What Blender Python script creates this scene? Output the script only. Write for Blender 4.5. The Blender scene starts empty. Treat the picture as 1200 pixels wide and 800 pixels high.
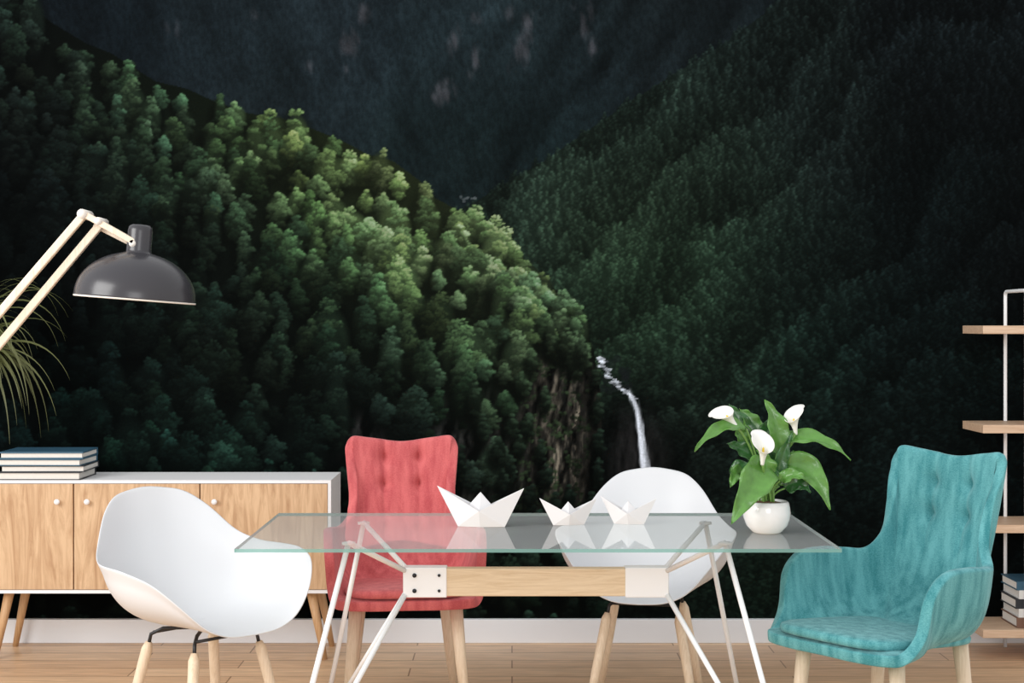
import bpy, math, random
import numpy as np
from mathutils import Vector, Matrix, Euler

random.seed(7)
rng = np.random.default_rng(11)
scene = bpy.context.scene
try:
    scene.view_settings.view_transform = 'Standard'
    scene.view_settings.look = 'None'
except Exception:
    pass
COL = scene.collection

# ------------------------------------------------------------------ helpers
def s2l(c):
    c = np.asarray(c, dtype=float) / 255.0
    return np.where(c <= 0.04045, c / 12.92, ((c + 0.055) / 1.055) ** 2.4)

def rgb(r, g, b):
    v = s2l((r, g, b))
    return (float(v[0]), float(v[1]), float(v[2]), 1.0)

def new_mat(name):
    m = bpy.data.materials.new(name)
    m.use_nodes = True
    nt = m.node_tree
    return m, nt, nt.nodes['Principled BSDF']

def plain(name, col, rough=0.5, spec=0.5, metal=0.0, noise=0.04, nscale=6.0, bump=0.0, bscale=200.0, coat=0.0):
    m, nt, p = new_mat(name)
    p.inputs['Roughness'].default_value = rough
    p.inputs['Specular IOR Level'].default_value = spec
    p.inputs['Metallic'].default_value = metal
    p.inputs['Coat Weight'].default_value = coat
    tc = nt.nodes.new('ShaderNodeTexCoord')
    n = nt.nodes.new('ShaderNodeTexNoise')
    n.inputs['Scale'].default_value = nscale
    n.inputs['Detail'].default_value = 3
    nt.links.new(tc.outputs['Object'], n.inputs['Vector'])
    mr = nt.nodes.new('ShaderNodeMapRange')
    mr.inputs['To Min'].default_value = 1 - noise
    mr.inputs['To Max'].default_value = 1 + noise
    nt.links.new(n.outputs['Fac'], mr.inputs['Value'])
    vm = nt.nodes.new('ShaderNodeVectorMath'); vm.operation = 'SCALE'
    vm.inputs[0].default_value = col[:3]
    nt.links.new(mr.outputs['Result'], vm.inputs['Scale'])
    nt.links.new(vm.outputs['Vector'], p.inputs['Base Color'])
    if bump > 0:
        n2 = nt.nodes.new('ShaderNodeTexNoise')
        n2.inputs['Scale'].default_value = bscale
        nt.links.new(tc.outputs['Object'], n2.inputs['Vector'])
        b = nt.nodes.new('ShaderNodeBump')
        b.inputs['Strength'].default_value = bump
        b.inputs['Distance'].default_value = 0.002
        nt.links.new(n2.outputs['Fac'], b.inputs['Height'])
        nt.links.new(b.outputs['Normal'], p.inputs['Normal'])
    return m

def wood(name, c1, c2, stretch=(14, 14, 1.2), scale=3.0, rough=0.5, ring=2.2):
    m, nt, p = new_mat(name)
    p.inputs['Roughness'].default_value = rough
    tc = nt.nodes.new('ShaderNodeTexCoord')
    mp = nt.nodes.new('ShaderNodeMapping')
    mp.inputs['Scale'].default_value = stretch
    nt.links.new(tc.outputs['Object'], mp.inputs['Vector'])
    n = nt.nodes.new('ShaderNodeTexNoise')
    n.inputs['Scale'].default_value = scale
    n.inputs['Detail'].default_value = 6
    n.inputs['Roughness'].default_value = 0.65
    n.inputs['Distortion'].default_value = ring
    nt.links.new(mp.outputs['Vector'], n.inputs['Vector'])
    cr = nt.nodes.new('ShaderNodeValToRGB')
    cr.color_ramp.elements[0].position = 0.32
    cr.color_ramp.elements[0].color = c2
    cr.color_ramp.elements[1].position = 0.62
    cr.color_ramp.elements[1].color = c1
    nt.links.new(n.outputs['Fac'], cr.inputs['Fac'])
    nt.links.new(cr.outputs['Color'], p.inputs['Base Color'])
    return m

def fabric(name, c1, c2):
    m, nt, p = new_mat(name)
    p.inputs['Roughness'].default_value = 0.95
    p.inputs['Specular IOR Level'].default_value = 0.15
    p.inputs['Sheen Weight'].default_value = 0.15
    tc = nt.nodes.new('ShaderNodeTexCoord')
    mp = nt.nodes.new('ShaderNodeMapping')
    mp.inputs['Scale'].default_value = (12, 12, 0.8)
    nt.links.new(tc.outputs['Object'], mp.inputs['Vector'])
    n = nt.nodes.new('ShaderNodeTexNoise'); n.inputs['Scale'].default_value = 3; n.inputs['Detail'].default_value = 3
    nt.links.new(mp.outputs['Vector'], n.inputs['Vector'])
    mp2 = nt.nodes.new('ShaderNodeMapping'); mp2.inputs['Scale'].default_value = (1.0, 1.0, 2.2)
    nt.links.new(tc.outputs['Object'], mp2.inputs['Vector'])
    n2 = nt.nodes.new('ShaderNodeTexNoise'); n2.inputs['Scale'].default_value = 210; n2.inputs['Detail'].default_value = 3
    nt.links.new(mp2.outputs['Vector'], n2.inputs['Vector'])
    ad = nt.nodes.new('ShaderNodeMath'); ad.operation = 'MULTIPLY_ADD'
    ad.inputs[1].default_value = 0.6
    nt.links.new(n.outputs['Fac'], ad.inputs[0])
    ad2 = nt.nodes.new('ShaderNodeMath'); ad2.operation = 'MULTIPLY'; ad2.inputs[1].default_value = 0.4
    nt.links.new(n2.outputs['Fac'], ad2.inputs[0])
    nt.links.new(ad2.outputs[0], ad.inputs[2])
    cr = nt.nodes.new('ShaderNodeValToRGB')
    cr.color_ramp.elements[0].position = 0.37; cr.color_ramp.elements[0].color = c2
    cr.color_ramp.elements[1].position = 0.62; cr.color_ramp.elements[1].color = c1
    nt.links.new(ad.outputs[0], cr.inputs['Fac'])
    nt.links.new(cr.outputs['Color'], p.inputs['Base Color'])
    b = nt.nodes.new('ShaderNodeBump'); b.inputs['Strength'].default_value = 0.45; b.inputs['Distance'].default_value = 0.002
    nt.links.new(n2.outputs['Fac'], b.inputs['Height'])
    nt.links.new(b.outputs['Normal'], p.inputs['Normal'])
    return m

def thing(name, loc, label, category, rotz=0.0, group=None):
    o = bpy.data.objects.new(name, None)
    o.empty_display_size = 0.1
    o.location = loc
    o.rotation_euler = (0, 0, rotz)
    COL.objects.link(o)
    o['label'] = label
    o['category'] = category
    if group: o['group'] = group
    return o

def mesh_obj(name, verts, faces, mat, parent=None, smooth=True, label=None):
    me = bpy.data.meshes.new(name)
    me.from_pydata([tuple(v) for v in verts], [], faces)
    me.validate()
    me.update()
    o = bpy.data.objects.new(name, me)
    COL.objects.link(o)
    if mat: me.materials.append(mat)
    if smooth:
        me.polygons.foreach_set('use_smooth', [True] * len(me.polygons))
    if parent: o.parent = parent
    if label: o['label'] = label
    return o

def box(name, lo, hi, mat, parent=None, bevel=0.003, label=None):
    x0, y0, z0 = lo; x1, y1, z1 = hi
    v = [(x0,y0,z0),(x1,y0,z0),(x1,y1,z0),(x0,y1,z0),(x0,y0,z1),(x1,y0,z1),(x1,y1,z1),(x0,y1,z1)]
    f = [(0,3,2,1),(4,5,6,7),(0,1,5,4),(1,2,6,5),(2,3,7,6),(3,0,4,7)]
    o = mesh_obj(name, v, f, mat, parent, smooth=False, label=label)
    if bevel:
        b = o.modifiers.new('b', 'BEVEL'); b.width = bevel; b.segments = 2
    return o

def tube_geo(pts, radii, seg=12):
    pts = [Vector(p) for p in pts]
    n = len(pts)
    if not hasattr(radii, '__len__'): radii = [radii] * n
    verts, faces = [], []
    up = None
    for i, p in enumerate(pts):
        t = (pts[min(i+1, n-1)] - pts[max(i-1, 0)]).normalized()
        if up is None:
            ref = Vector((0, 0, 1)) if abs(t.z) < 0.9 else Vector((0, 1, 0))
            a = t.cross(ref).normalized()
        else:
            a = (up - t * up.dot(t)).normalized()
        up = a
        b = t.cross(a).normalized()
        for k in range(seg):
            an = 2 * math.pi * k / seg
            verts.append(p + (a * math.cos(an) + b * math.sin(an)) * radii[i])
    for i in range(n - 1):
        for k in range(seg):
            k2 = (k + 1) % seg
            faces.append((i*seg+k, i*seg+k2, (i+1)*seg+k2, (i+1)*seg+k))
    faces.append(tuple(range(seg-1, -1, -1)))
    faces.append(tuple((n-1)*seg + k for k in range(seg)))
    return verts, faces

def tube(name, pts, radii, mat, parent=None, seg=12, label=None):
    v, f = tube_geo(pts, radii, seg)
    return mesh_obj(name, v, f, mat, parent, label=label)

def multi_tube(name, lst, mat, parent=None, seg=10, label=None):
    V, F = [], []
    for pts, r in lst:
        v, f = tube_geo(pts, r, seg)
        k = len(V); V += v; F += [tuple(i + k for i in q) for q in f]
    return mesh_obj(name, V, F, mat, parent, label=label)

def lathe(name, prof, mat, parent=None, seg=48, label=None, loc=(0,0,0)):
    V, F = [], []
    for r, z in prof:
        for k in range(seg):
            a = 2*math.pi*k/seg
            V.append((loc[0]+r*math.cos(a), loc[1]+r*math.sin(a), loc[2]+z))
    for i in range(len(prof)-1):
        for k in range(seg):
            k2 = (k+1) % seg
            F.append((i*seg+k, i*seg+k2, (i+1)*seg+k2, (i+1)*seg+k))
    return mesh_obj(name, V, F, mat, parent, label=label)

def grid(name, fn, nu, nv, mat, parent=None, thick=0.0, sub=0, wrap=False, label=None, offset=0.0):
    V, F = [], []
    for j in range(nv):
        for i in range(nu):
            u = i / (nu if wrap else (nu - 1)); v = j / (nv - 1)
            V.append(fn(u, v))
    for j in range(nv-1):
        for i in range(nu if wrap else nu-1):
            i2 = (i+1) % nu
            F.append((j*nu+i, j*nu+i2, (j+1)*nu+i2, (j+1)*nu+i))
    o = mesh_obj(name, V, F, mat, parent, label=label)
    if thick:
        s = o.modifiers.new('s', 'SOLIDIFY'); s.thickness = thick; s.offset = offset
    if sub:
        s = o.modifiers.new('ss', 'SUBSURF'); s.levels = sub; s.render_levels = sub
    return o

# ------------------------------------------------------------------ materials
M_white = plain('white_lacquer', rgb(238, 238, 239), 0.6, spec=0.25, noise=0.01)
M_shell = plain('white_shell_plastic', rgb(221, 223, 226), 0.4, spec=0.4, noise=0.01)
M_board = plain('baseboard_paint', rgb(229, 231, 234), 0.5, noise=0.01)
M_metalw = plain('white_powder_coated_steel', rgb(240, 241, 242), 0.4, noise=0.01)
M_black = plain('black_steel', rgb(28, 28, 30), 0.4, noise=0.05)
M_bolt = plain('dark_bolt', rgb(50, 52, 56), 0.35, metal=0.6)
M_oak = wood('oak_door', rgb(216, 182, 144), rgb(178, 138, 100), (9, 9, 0.9), 2.4)
M_oakleg = wood('oak_leg', rgb(206, 166, 122), rgb(178, 136, 96), (16, 16, 1.0), 3)
M_pale = wood('pale_beech', rgb(232, 212, 186), rgb(216, 192, 162), (20, 20, 2), 3)
M_palel = wood('whitened_ash', rgb(230, 214, 194), rgb(212, 192, 170), (20, 20, 2), 3)
M_palex = wood('pale_beech_beam', rgb(228, 206, 174), rgb(210, 184, 148), (1.2, 16, 16), 3)
M_shelfw = wood('shelf_board', rgb(218, 188, 160), rgb(196, 162, 132), (1.2, 12, 12), 3)
M_red = fabric('coral_red_fabric', rgb(212, 112, 112), rgb(182, 82, 86))
M_redb = fabric('coral_button_fabric', rgb(160, 66, 70), rgb(140, 54, 58))
M_teal = fabric('turquoise_fabric', rgb(108, 176, 180), rgb(60, 132, 138))
M_tealb = fabric('turquoise_button_fabric', rgb(46, 112, 118), rgb(36, 98, 104))
M_lamp = plain('dark_grey_enamel', rgb(54, 53, 57), 0.26, spec=0.45, noise=0.02)
M_lampin = plain('white_enamel', rgb(222, 216, 208), 0.5)
M_paper = plain('folded_white_paper', rgb(224, 223, 224), 0.85, spec=0.2, noise=0.01)
M_pot = plain('white_glazed_ceramic', rgb(230, 230, 228), 0.15, noise=0.01, coat=0.5)
M_soil = plain('brown_soil', rgb(92, 66, 46), 0.95, noise=0.4, nscale=60, bump=0.8)
M_leaf = plain('calla_leaf_green', rgb(88, 136, 62), 0.24, noise=0.5, nscale=28, bump=0.6, bscale=60)
M_leafd = plain('dark_leaf_green', rgb(50, 96, 48), 0.24, noise=0.5, nscale=28, bump=0.6, bscale=60)
M_stem = plain('stem_green', rgb(110, 152, 74), 0.45, noise=0.1)
M_petal = plain('calla_white_spathe', rgb(234, 234, 228), 0.5, noise=0.02)
M_spadix = plain('yellow_spadix', rgb(226, 190, 40), 0.7, noise=0.15, nscale=200)
M_grass = plain('olive_blade_leaf', rgb(86, 90, 48), 0.55, noise=0.5, nscale=5)
M_page = plain('book_pages', rgb(226, 222, 215), 0.9, noise=0.05, nscale=90)
M_terr = plain('grey_planter', rgb(180, 178, 172), 0.7)

# ------------------------------------------------------------------ camera
cam = bpy.data.cameras.new('camera')
cam.sensor_width = 36.0
cam.lens = 1759.0 / 1200.0 * 36.0
cam.shift_y = -20.0 / 1200.0
co = bpy.data.objects.new('camera', cam)
co.location = (0, 0, 1.378)
co.rotation_euler = (math.pi/2, 0, 0)
COL.objects.link(co)
scene.camera = co

# ------------------------------------------------------------------ room
def floor_mat():
    m, nt, p = new_mat('oak_plank_floor')
    p.inputs['Roughness'].default_value = 0.36
    p.inputs['Specular IOR Level'].default_value = 0.4
    tc = nt.nodes.new('ShaderNodeTexCoord')
    br = nt.nodes.new('ShaderNodeTexBrick')
    br.inputs['Scale'].default_value = 1.0
    br.inputs['Brick Width'].default_value = 1.1
    br.inputs['Row Height'].default_value = 0.14
    br.inputs['Mortar Size'].default_value = 0.003
    br.inputs['Mortar Smooth'].default_value = 0.2
    br.inputs['Color1'].default_value = rgb(220, 186, 150)
    br.inputs['Color2'].default_value = rgb(202, 164, 128)
    br.inputs['Mortar'].default_value = rgb(136, 100, 70)
    br.offset = 0.37
    nt.links.new(tc.outputs['Object'], br.inputs['Vector'])
    mp = nt.nodes.new('ShaderNodeMapping'); mp.inputs['Scale'].default_value = (1.5, 22, 1)
    nt.links.new(tc.outputs['Object'], mp.inputs['Vector'])
    n = nt.nodes.new('ShaderNodeTexNoise'); n.inputs['Scale'].default_value = 2.5; n.inputs['Detail'].default_value = 6
    n.inputs['Distortion'].default_value = 1.4
    nt.links.new(mp.outputs['Vector'], n.inputs['Vector'])
    mr = nt.nodes.new('ShaderNodeMapRange'); mr.inputs['From Min'].default_value = 0.25; mr.inputs['From Max'].default_value = 0.75
    mr.inputs['To Min'].default_value = 0.74; mr.inputs['To Max'].default_value = 1.26
    nt.links.new(n.outputs['Fac'], mr.inputs['Value'])
    vm = nt.nodes.new('ShaderNodeVectorMath'); vm.operation = 'SCALE'
    nt.links.new(br.outputs['Color'], vm.inputs[0]); nt.links.new(mr.outputs['Result'], vm.inputs['Scale'])
    nt.links.new(vm.outputs['Vector'], p.inputs['Base Color'])
    return m

o = box('floor', (-3.4, -0.6, -0.08), (3.4, 6.62, 0.0), floor_mat(), bevel=0)
o['kind'] = 'structure'
o = box('wall_back', (-3.4, 6.52, 0.0), (3.4, 6.62, 3.0), plain('grey_wall_paint', rgb(60, 64, 66), 0.9, 0.1), bevel=0)
o['kind'] = 'structure'
o = box('baseboard_back', (-3.4, 6.488, 0.0), (3.4, 6.52, 0.103), M_board, bevel=0.003)
o['kind'] = 'structure'

# ------------------------------------------------------------------ forest mural (printed wallpaper)
# painted in its own print units: 1 unit = 3.695 mm, u to the side, v downward from the top edge of the print
UNIT = 6.5 / 1759.0
S = 1.2
U0, U1, V0, V1 = -150.0, 1350.0, -40.0, 725.5
nx = int((U1-U0)/S)+1; ny = int((V1-V0)/S)+1
ux = U0 + np.arange(nx)*S
vy = np.linspace(V0, V1, ny)
GX, GY = np.meshgrid(ux, vy)

def vnoise(cx, cy, seed, sx=0.0):
    r = np.random.default_rng(seed)
    X = (GX - U0 + sx*(GY-V0) + 2000) / cx; Y = (GY - V0) / cy
    xi = np.floor(X).astype(int); yi = np.floor(Y).astype(int)
    T = r.random((yi.max()+3, xi.max()+3))
    fx = X - xi; fy = Y - yi
    fx = fx*fx*(3-2*fx); fy = fy*fy*(3-2*fy)
    return (T[yi, xi]*(1-fx)+T[yi, xi+1]*fx)*(1-fy)+(T[yi+1, xi]*(1-fx)+T[yi+1, xi+1]*fx)*fy

def fbm(cx, cy, seed, sx=0.0, oct=4):
    a = 0; w = 1; t = 0
    for k in range(oct):
        a = a + w*vnoise(cx/2**k, cy/2**k, seed+k, sx); t += w; w *= 0.55
    return a/t

def field(pts, sig=48.0):
    P = np.array(pts, dtype=float)
    num = np.zeros((ny, nx, 3)); den = np.zeros((ny, nx))
    for x, y, r, g, b in P:
        d2 = (GX-x)**2 + (GY-y)**2
        w = np.exp(-d2/(2*sig*sig)) + 2e-3/(1+d2/4000.0)**2
        den += w
        num += w[..., None]*np.array((r, g, b))
    return num/den[..., None]

FAR = field([(0,0,13,19,24),(120,20,18,26,32),(250,30,27,37,43),(400,60,31,42,49),(520,60,33,46,52),(650,60,29,41,46),(800,20,25,34,38),
             (350,110,28,39,44),(500,160,25,38,41),(600,150,22,34,37),(560,210,24,37,39),(1000,0,14,21,25)])
LEFT = field([(-100,60,8,13,13),(20,30,18,27,23),(60,60,26,38,30),(150,100,38,55,38),(200,130,44,64,42),(280,150,60,82,50),(350,180,84,109,58),(440,200,112,137,76),(500,240,110,136,78),(560,290,98,124,76),
              (620,350,84,109,70),(660,390,60,80,54),(690,430,36,52,39),
              (50,150,12,17,16),(120,180,20,31,26),(200,210,34,51,37),(290,250,42,62,42),(380,250,60,84,50),(450,290,72,98,56),(520,350,66,91,58),(580,400,60,85,54),(630,440,50,70,46),
              (20,300,5,9,9),(150,300,8,13,12),(240,330,17,28,23),(300,340,25,40,31),(380,350,36,56,38),(450,370,44,66,43),(540,430,46,70,45),
              (100,420,5,11,10),(200,420,12,22,19),(290,420,34,48,32),(350,430,15,25,21),(420,430,34,58,43),(480,450,19,30,26),(540,480,27,41,32),(600,500,38,56,39),
              (50,480,7,17,16),(110,490,18,38,32),(230,530,25,51,40),(340,545,24,46,37),(280,480,10,18,16),(420,500,10,14,14),(480,520,15,23,20),(600,560,26,38,30),
              (560,640,11,18,15),(600,700,24,40,29),(680,700,22,38,29),(200,650,8,14,12),(-80,300,4,7,7),(-80,500,5,9,9),(450,640,10,16,14),(20,220,6,10,10),(90,250,8,12,12),(20,400,4,8,7),(690,500,24,38,30),(690,560,20,32,26)])
RIGHT = field([(580,230,31,45,38),(650,200,34,49,41),(720,160,32,47,40),(800,100,29,42,37),(880,40,25,36,34),(620,280,34,51,39),(700,260,42,61,44),(780,220,39,57,43),
               (860,200,33,49,40),(950,150,24,34,33),(1100,80,16,22,24),(1190,30,14,19,21),(700,350,36,56,40),(780,330,38,60,42),(860,330,34,53,41),(950,330,22,34,31),
               (1100,250,12,19,20),(760,400,34,54,39),(850,420,32,51,39),(950,420,22,40,34),(1050,400,14,24,24),(1190,300,10,14,15),(1100,450,14,24,23),(1300,200,9,13,14),(1300,500,8,12,13),
               (800,480,25,38,31),(900,520,19,31,27),(1050,520,13,22,21),(1150,520,9,16,16),(770,550,15,19,18),(1000,600,11,19,18),(880,680,23,39,30),(760,690,20,32,25),(1150,680,8,13,13),(720,600,8,11,11)])

def interp(x, tab):
    return np.interp(x, [t[0] for t in tab], [t[1] for t in tab])
LR = [(-200,-60),(0,-20),(40,10),(60,26),(100,50),(130,62),(180,94),(220,104),(250,118),(290,132),(330,138),(360,148),(400,164),(430,180),(460,188),(490,210),(510,232),(545,250),(575,272),(600,290),(632,318),(660,348),(682,376),(696,410),(704,460),(706,560),(708,900)]
RR = [(400,330),(540,246),(600,210),(640,187),(700,145),(760,105),(850,50),(900,12),(960,-35),(1000,-75),(1500,-120)]

def splat(cx, cy, rx, ry, col, alpha=1.0, shade=0.4, hard=3.0):
    i0 = max(int((cx-rx-U0)/S), 0); i1 = min(int((cx+rx-U0)/S)+2, nx)
    j0 = max(int((cy-ry-V0)/S), 0); j1 = min(int((cy+ry-V0)/S)+2, ny)
    if i1 <= i0 or j1 <= j0: return
    gx = (ux[i0:i1]-cx)/rx; gy = (vy[j0:j1]-cy)/ry
    r2 = gx[None, :]**2 + gy[:, None]**2
    a = np.clip((1-r2)*hard, 0, 1)*alpha
    v = 1 + shade*(-gy[:, None]*0.8 + gx[None, :]*0.35)
    sub = C[j0:j1, i0:i1]
    sub += a[..., None]*(col*v[..., None] - sub)

def samp(F, x, y):
    i = min(max(int((x-U0)/S), 0), nx-1); j = min(max(int((y-V0)/S), 0), ny-1)
    return F[j, i]

def blur(A, k=1):
    for _ in range(k):
        A = (np.roll(A, 1, 0)+np.roll(A, -1, 0)+2*A)/4
        A = (np.roll(A, 1, 1)+np.roll(A, -1, 1)+2*A)/4
    return A

# far mountain: hazy forested crags, relief from a shaded height field, pale rock faces
hgt = fbm(170, 240, 100, sx=-0.35, oct=4)*(1-np.clip((GX-430)/200.0, 0, 1)) + fbm(160, 230, 120, sx=0.45, oct=4)*np.clip((GX-430)/200.0, 0, 1)
rel = np.roll(hgt, 4, 1)-np.roll(hgt, -4, 1) + 0.4*(np.roll(hgt, 4, 0)-np.roll(hgt, -4, 0))
rel = np.clip(rel*8.0, -1, 1)
fine = fbm(6, 14, 130, oct=3)
BF = FAR * np.clip(0.86 + 0.50*rel, 0.45, 1.4)[..., None]
C = BF * (0.80+0.38*fine)[..., None]
yy = -40.0
while yy < 262:
    xx = -150.0
    while xx < 960:
        x = xx+rng.uniform(-4, 4); y = yy+rng.uniform(-4, 4)
        c = samp(BF, x, y)
        tv = rng.uniform(0.82, 1.2)
        h = rng.uniform(4, 7.5)
        splat(x, y+1, 2.6, h, c*0.66, 0.5, 0)
        splat(x+0.6, y-1, 1.7, h*0.8, c*tv*1.08, 0.5, 0.3, 1.5)
        xx += 6.5
    yy += 6.0
streak = fbm(7, 22, 160, sx=-0.18, oct=5)
rock = np.zeros((ny, nx))
for (x, y, a, b, k) in [(410,48,14,24,1.0),(424,16,12,14,.8),(405,78,8,10,.6),(518,108,15,14,1.3),(524,96,7,10,1.0),(532,50,10,24,.8),(556,70,8,20,.9),(610,58,13,28,1.0),(622,22,12,18,.8),(596,18,10,14,.6),(686,22,10,28,1.15),(694,60,7,20,.9),(676,8,12,8,.8),(360,80,9,12,.6),(200,40,14,22,.6),(300,20,12,18,.6),(560,20,14,10,.6)]:
    rock = np.maximum(rock, k*np.exp(-(((GX-x)+(GY-y)*0.2)/a)**2-((GY-y)/b)**2))
rk = np.clip((rock*np.clip(streak*2.8-0.7, 0, 1.5) - 0.24)*1.2, 0, 0.66)
C = C*(1-rk[..., None]) + (np.array((82, 82, 90))*(0.55+0.6*fine+0.35*rel)[..., None])*rk[..., None]
C = 0.45*C+0.55*blur(C, 2)

# right slope : layered diagonal spurs with hazy conifers
rm = (GY > interp(GX, RR)) & (GX > 480)
warp = fbm(160, 160, 300, oct=3)
ss = (GX*0.62 + GY*0.78 + 200*(warp-0.5))/104.0
saw = ss-np.floor(ss)
edge = np.clip(saw/0.12, 0, 1)
lay = (1.22-0.60*saw**0.8)*edge + (0.62)*(1-edge)
rf2 = fbm(70, 70, 340, oct=3)
FR = RIGHT*np.clip(lay*(0.80+0.40*rf2), 0.45, 1.4)[..., None]
C[rm] = (FR*0.72)[rm]
pts = []
y = -60.0
while y < 760:
    x = 480 + rng.uniform(0, 10)
    g = min(max((y-200)/350, 0), 1.0)
    while x < 1370:
        px = x + rng.uniform(-5, 5); py = y + rng.uniform(-5, 5)
        if py > interp(px, RR)+2 and px > 520: pts.append((px, py))
        x += 8.5 + 8*g
    y += 7 + 5.5*g
pts.sort(key=lambda p: p[1])
for (x, y) in pts:
    f = samp(FR, x, y)
    tv = rng.uniform(0.78, 1.24)
    g = min(max((y-200)/320, 0), 1.0)
    w = rng.uniform(4.2, 7.4)*(1+1.0*g); h = rng.uniform(8, 14)*(1+0.3*g)
    splat(x-1, y+2, w, h, f*0.58*tv, 0.65, 0.2, 2)
    n = int(9 + 15*g)
    for k in range(n):
        v = -1 + 2*(k+0.5)/n
        wd = w*((0.35+0.5*(v+1)/2)*(1-g) + g*math.sqrt(max(1-v*v, 0.05))*0.85)
        u = rng.uniform(-1, 1)
        br = 0.64 + 0.66*(0.5*(u*0.6 - v*0.9)+0.5)
        splat(x+u*wd, y+v*h*0.9, max(w*0.24, 1.9), max(h*0.11, 1.5), f*br*tv*rng.uniform(0.86, 1.16), 0.68, 0.3, 2.0)
C = np.where(rm[..., None], 0.6*C+0.4*blur(C, 1), C)

# gorge behind the fall
gd = np.exp(-((GX-(740+0.1*(GY-480)))/44.0)**2)*np.clip((GY-440)/70.0, 0, 1)
C *= (1-0.60*gd)[..., None]
cl = fbm(10, 36, 420, oct=5)
gk = np.clip(gd*1.4-0.40, 0, 1)*0.8*np.clip((640-GY)/40.0, 0, 1)
C = C*(1-gk[..., None]) + np.array((46, 44, 45))*np.clip(2.2*cl-0.6, 0, 2)[..., None]*gk[..., None]

# left hill
lm = (GY > interp(GX, LR)) & (GX < 707)
fold = 0.6*fbm(110, 220, 500, sx=-0.45, oct=3)+0.4*fbm(90, 80, 520, oct=3)
crest = np.clip(1-(GY-interp(GX, LR))/140.0, 0, 1)
amp = 1-0.70*crest
FL = LEFT*np.clip(1+amp*2.0*(fold-0.5), 0.35, 1.5)[..., None]
rh = fbm(16, 46, 540, sx=0.15, oct=5)
rrel = np.clip((np.roll(rh, 2, 1)-np.roll(rh, -2, 1))*6.0, -1, 1)
rockv = np.clip(0.55+0.80*rrel+0.6*(rh-0.5), 0.08, 1.5)
ragged = 22*(fbm(18, 14, 580, oct=3)-0.5)
und = LEFT*0.26
cxm = GX+ragged
cend = np.clip((612-GY)/26.0, 0, 1)
cz = np.clip((cxm-606)/14.0, 0, 1)*np.clip((GY-(394+0.55*np.abs(650-GX)))/18.0, 0, 1)*cend
shade_r = np.where(cxm > 674, 0.40, 1.0)
lit = np.clip(0.42+0.75*np.clip((cxm-618)/42.0, 0, 1), 0, 1.2)*shade_r
und = und*(1-cz[..., None]) + (np.array((94, 88, 77))*(rockv*lit)[..., None])*cz[..., None]
czb = np.clip(1.5*np.exp(-((GX-560)/52.0)**2-((GY-545)/60.0)**2), 0, 1)*cend
und = und*(1-czb[..., None]*0.85) + (np.array((50, 50, 46))*rockv[..., None])*czb[..., None]*0.85
cz2 = np.clip(1.5*np.exp(-((GX-465)/85.0)**2-((GY-508)/30.0)**2), 0, 1)
und = und*(1-cz2[..., None]) + np.array((32, 32, 32))*(rockv*1.3)[..., None]*cz2[..., None]
C[lm] = und[lm]
for k in range(240):
    x = rng.uniform(612, 692); y = rng.uniform(412, 606)
    splat(x, y, rng.uniform(1.2, 1.9), rng.uniform(4, 15), np.array((22, 22, 21.0)), 0.5, 0, 2)
for k in range(130):
    x = rng.uniform(606, 694); y = rng.uniform(405, 612)
    for q in range(5):
        splat(x+rng.normal(0, 3), y+rng.normal(0, 3), rng.uniform(1.6, 3.2), rng.uniform(1.4, 2.6), np.array((44, 62, 38.0))*rng.uniform(0.4, 1.25)*(1.0 if x < 672 else 0.55), 0.7, 0.3, 2)
pts = []
# irregular scatter, denser towards the crest
tries = 0
while len(pts) < 640 and tries < 20000:
    tries += 1
    px = rng.uniform(-170, 704); py = rng.uniform(-60, 780)
    d = py - interp(px, LR)
    if d < 2: continue
    near = min(max((py-120)/350, 0), 1)
    if rng.random() > 1.0-0.38*near: continue
    md = 14+7*near
    ok = True
    for q in pts[-400:]:
        if abs(q[0]-px) < md and abs(q[1]-py) < md*0.75:
            ok = False; break
    if not ok: continue
    if 606 < px < 704 and 424 < py < 606: continue
    if 520 < px <= 606 and 480 < py < 600 and rng.random() < 0.55: continue
    if 385 < px < 545 and 482 < py < 535 and rng.random() < 0.8: continue
    pts.append((px, py, d))
for k in range(50):
    x = rng.uniform(520, 690); d = rng.uniform(2, 70)
    pts.append((x, float(interp(x, LR))+d, d))
pts = [p for p in pts if not (612 < p[0] < 700 and 424 < p[1] < 606)]
pts.sort(key=lambda p: p[1])
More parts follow.
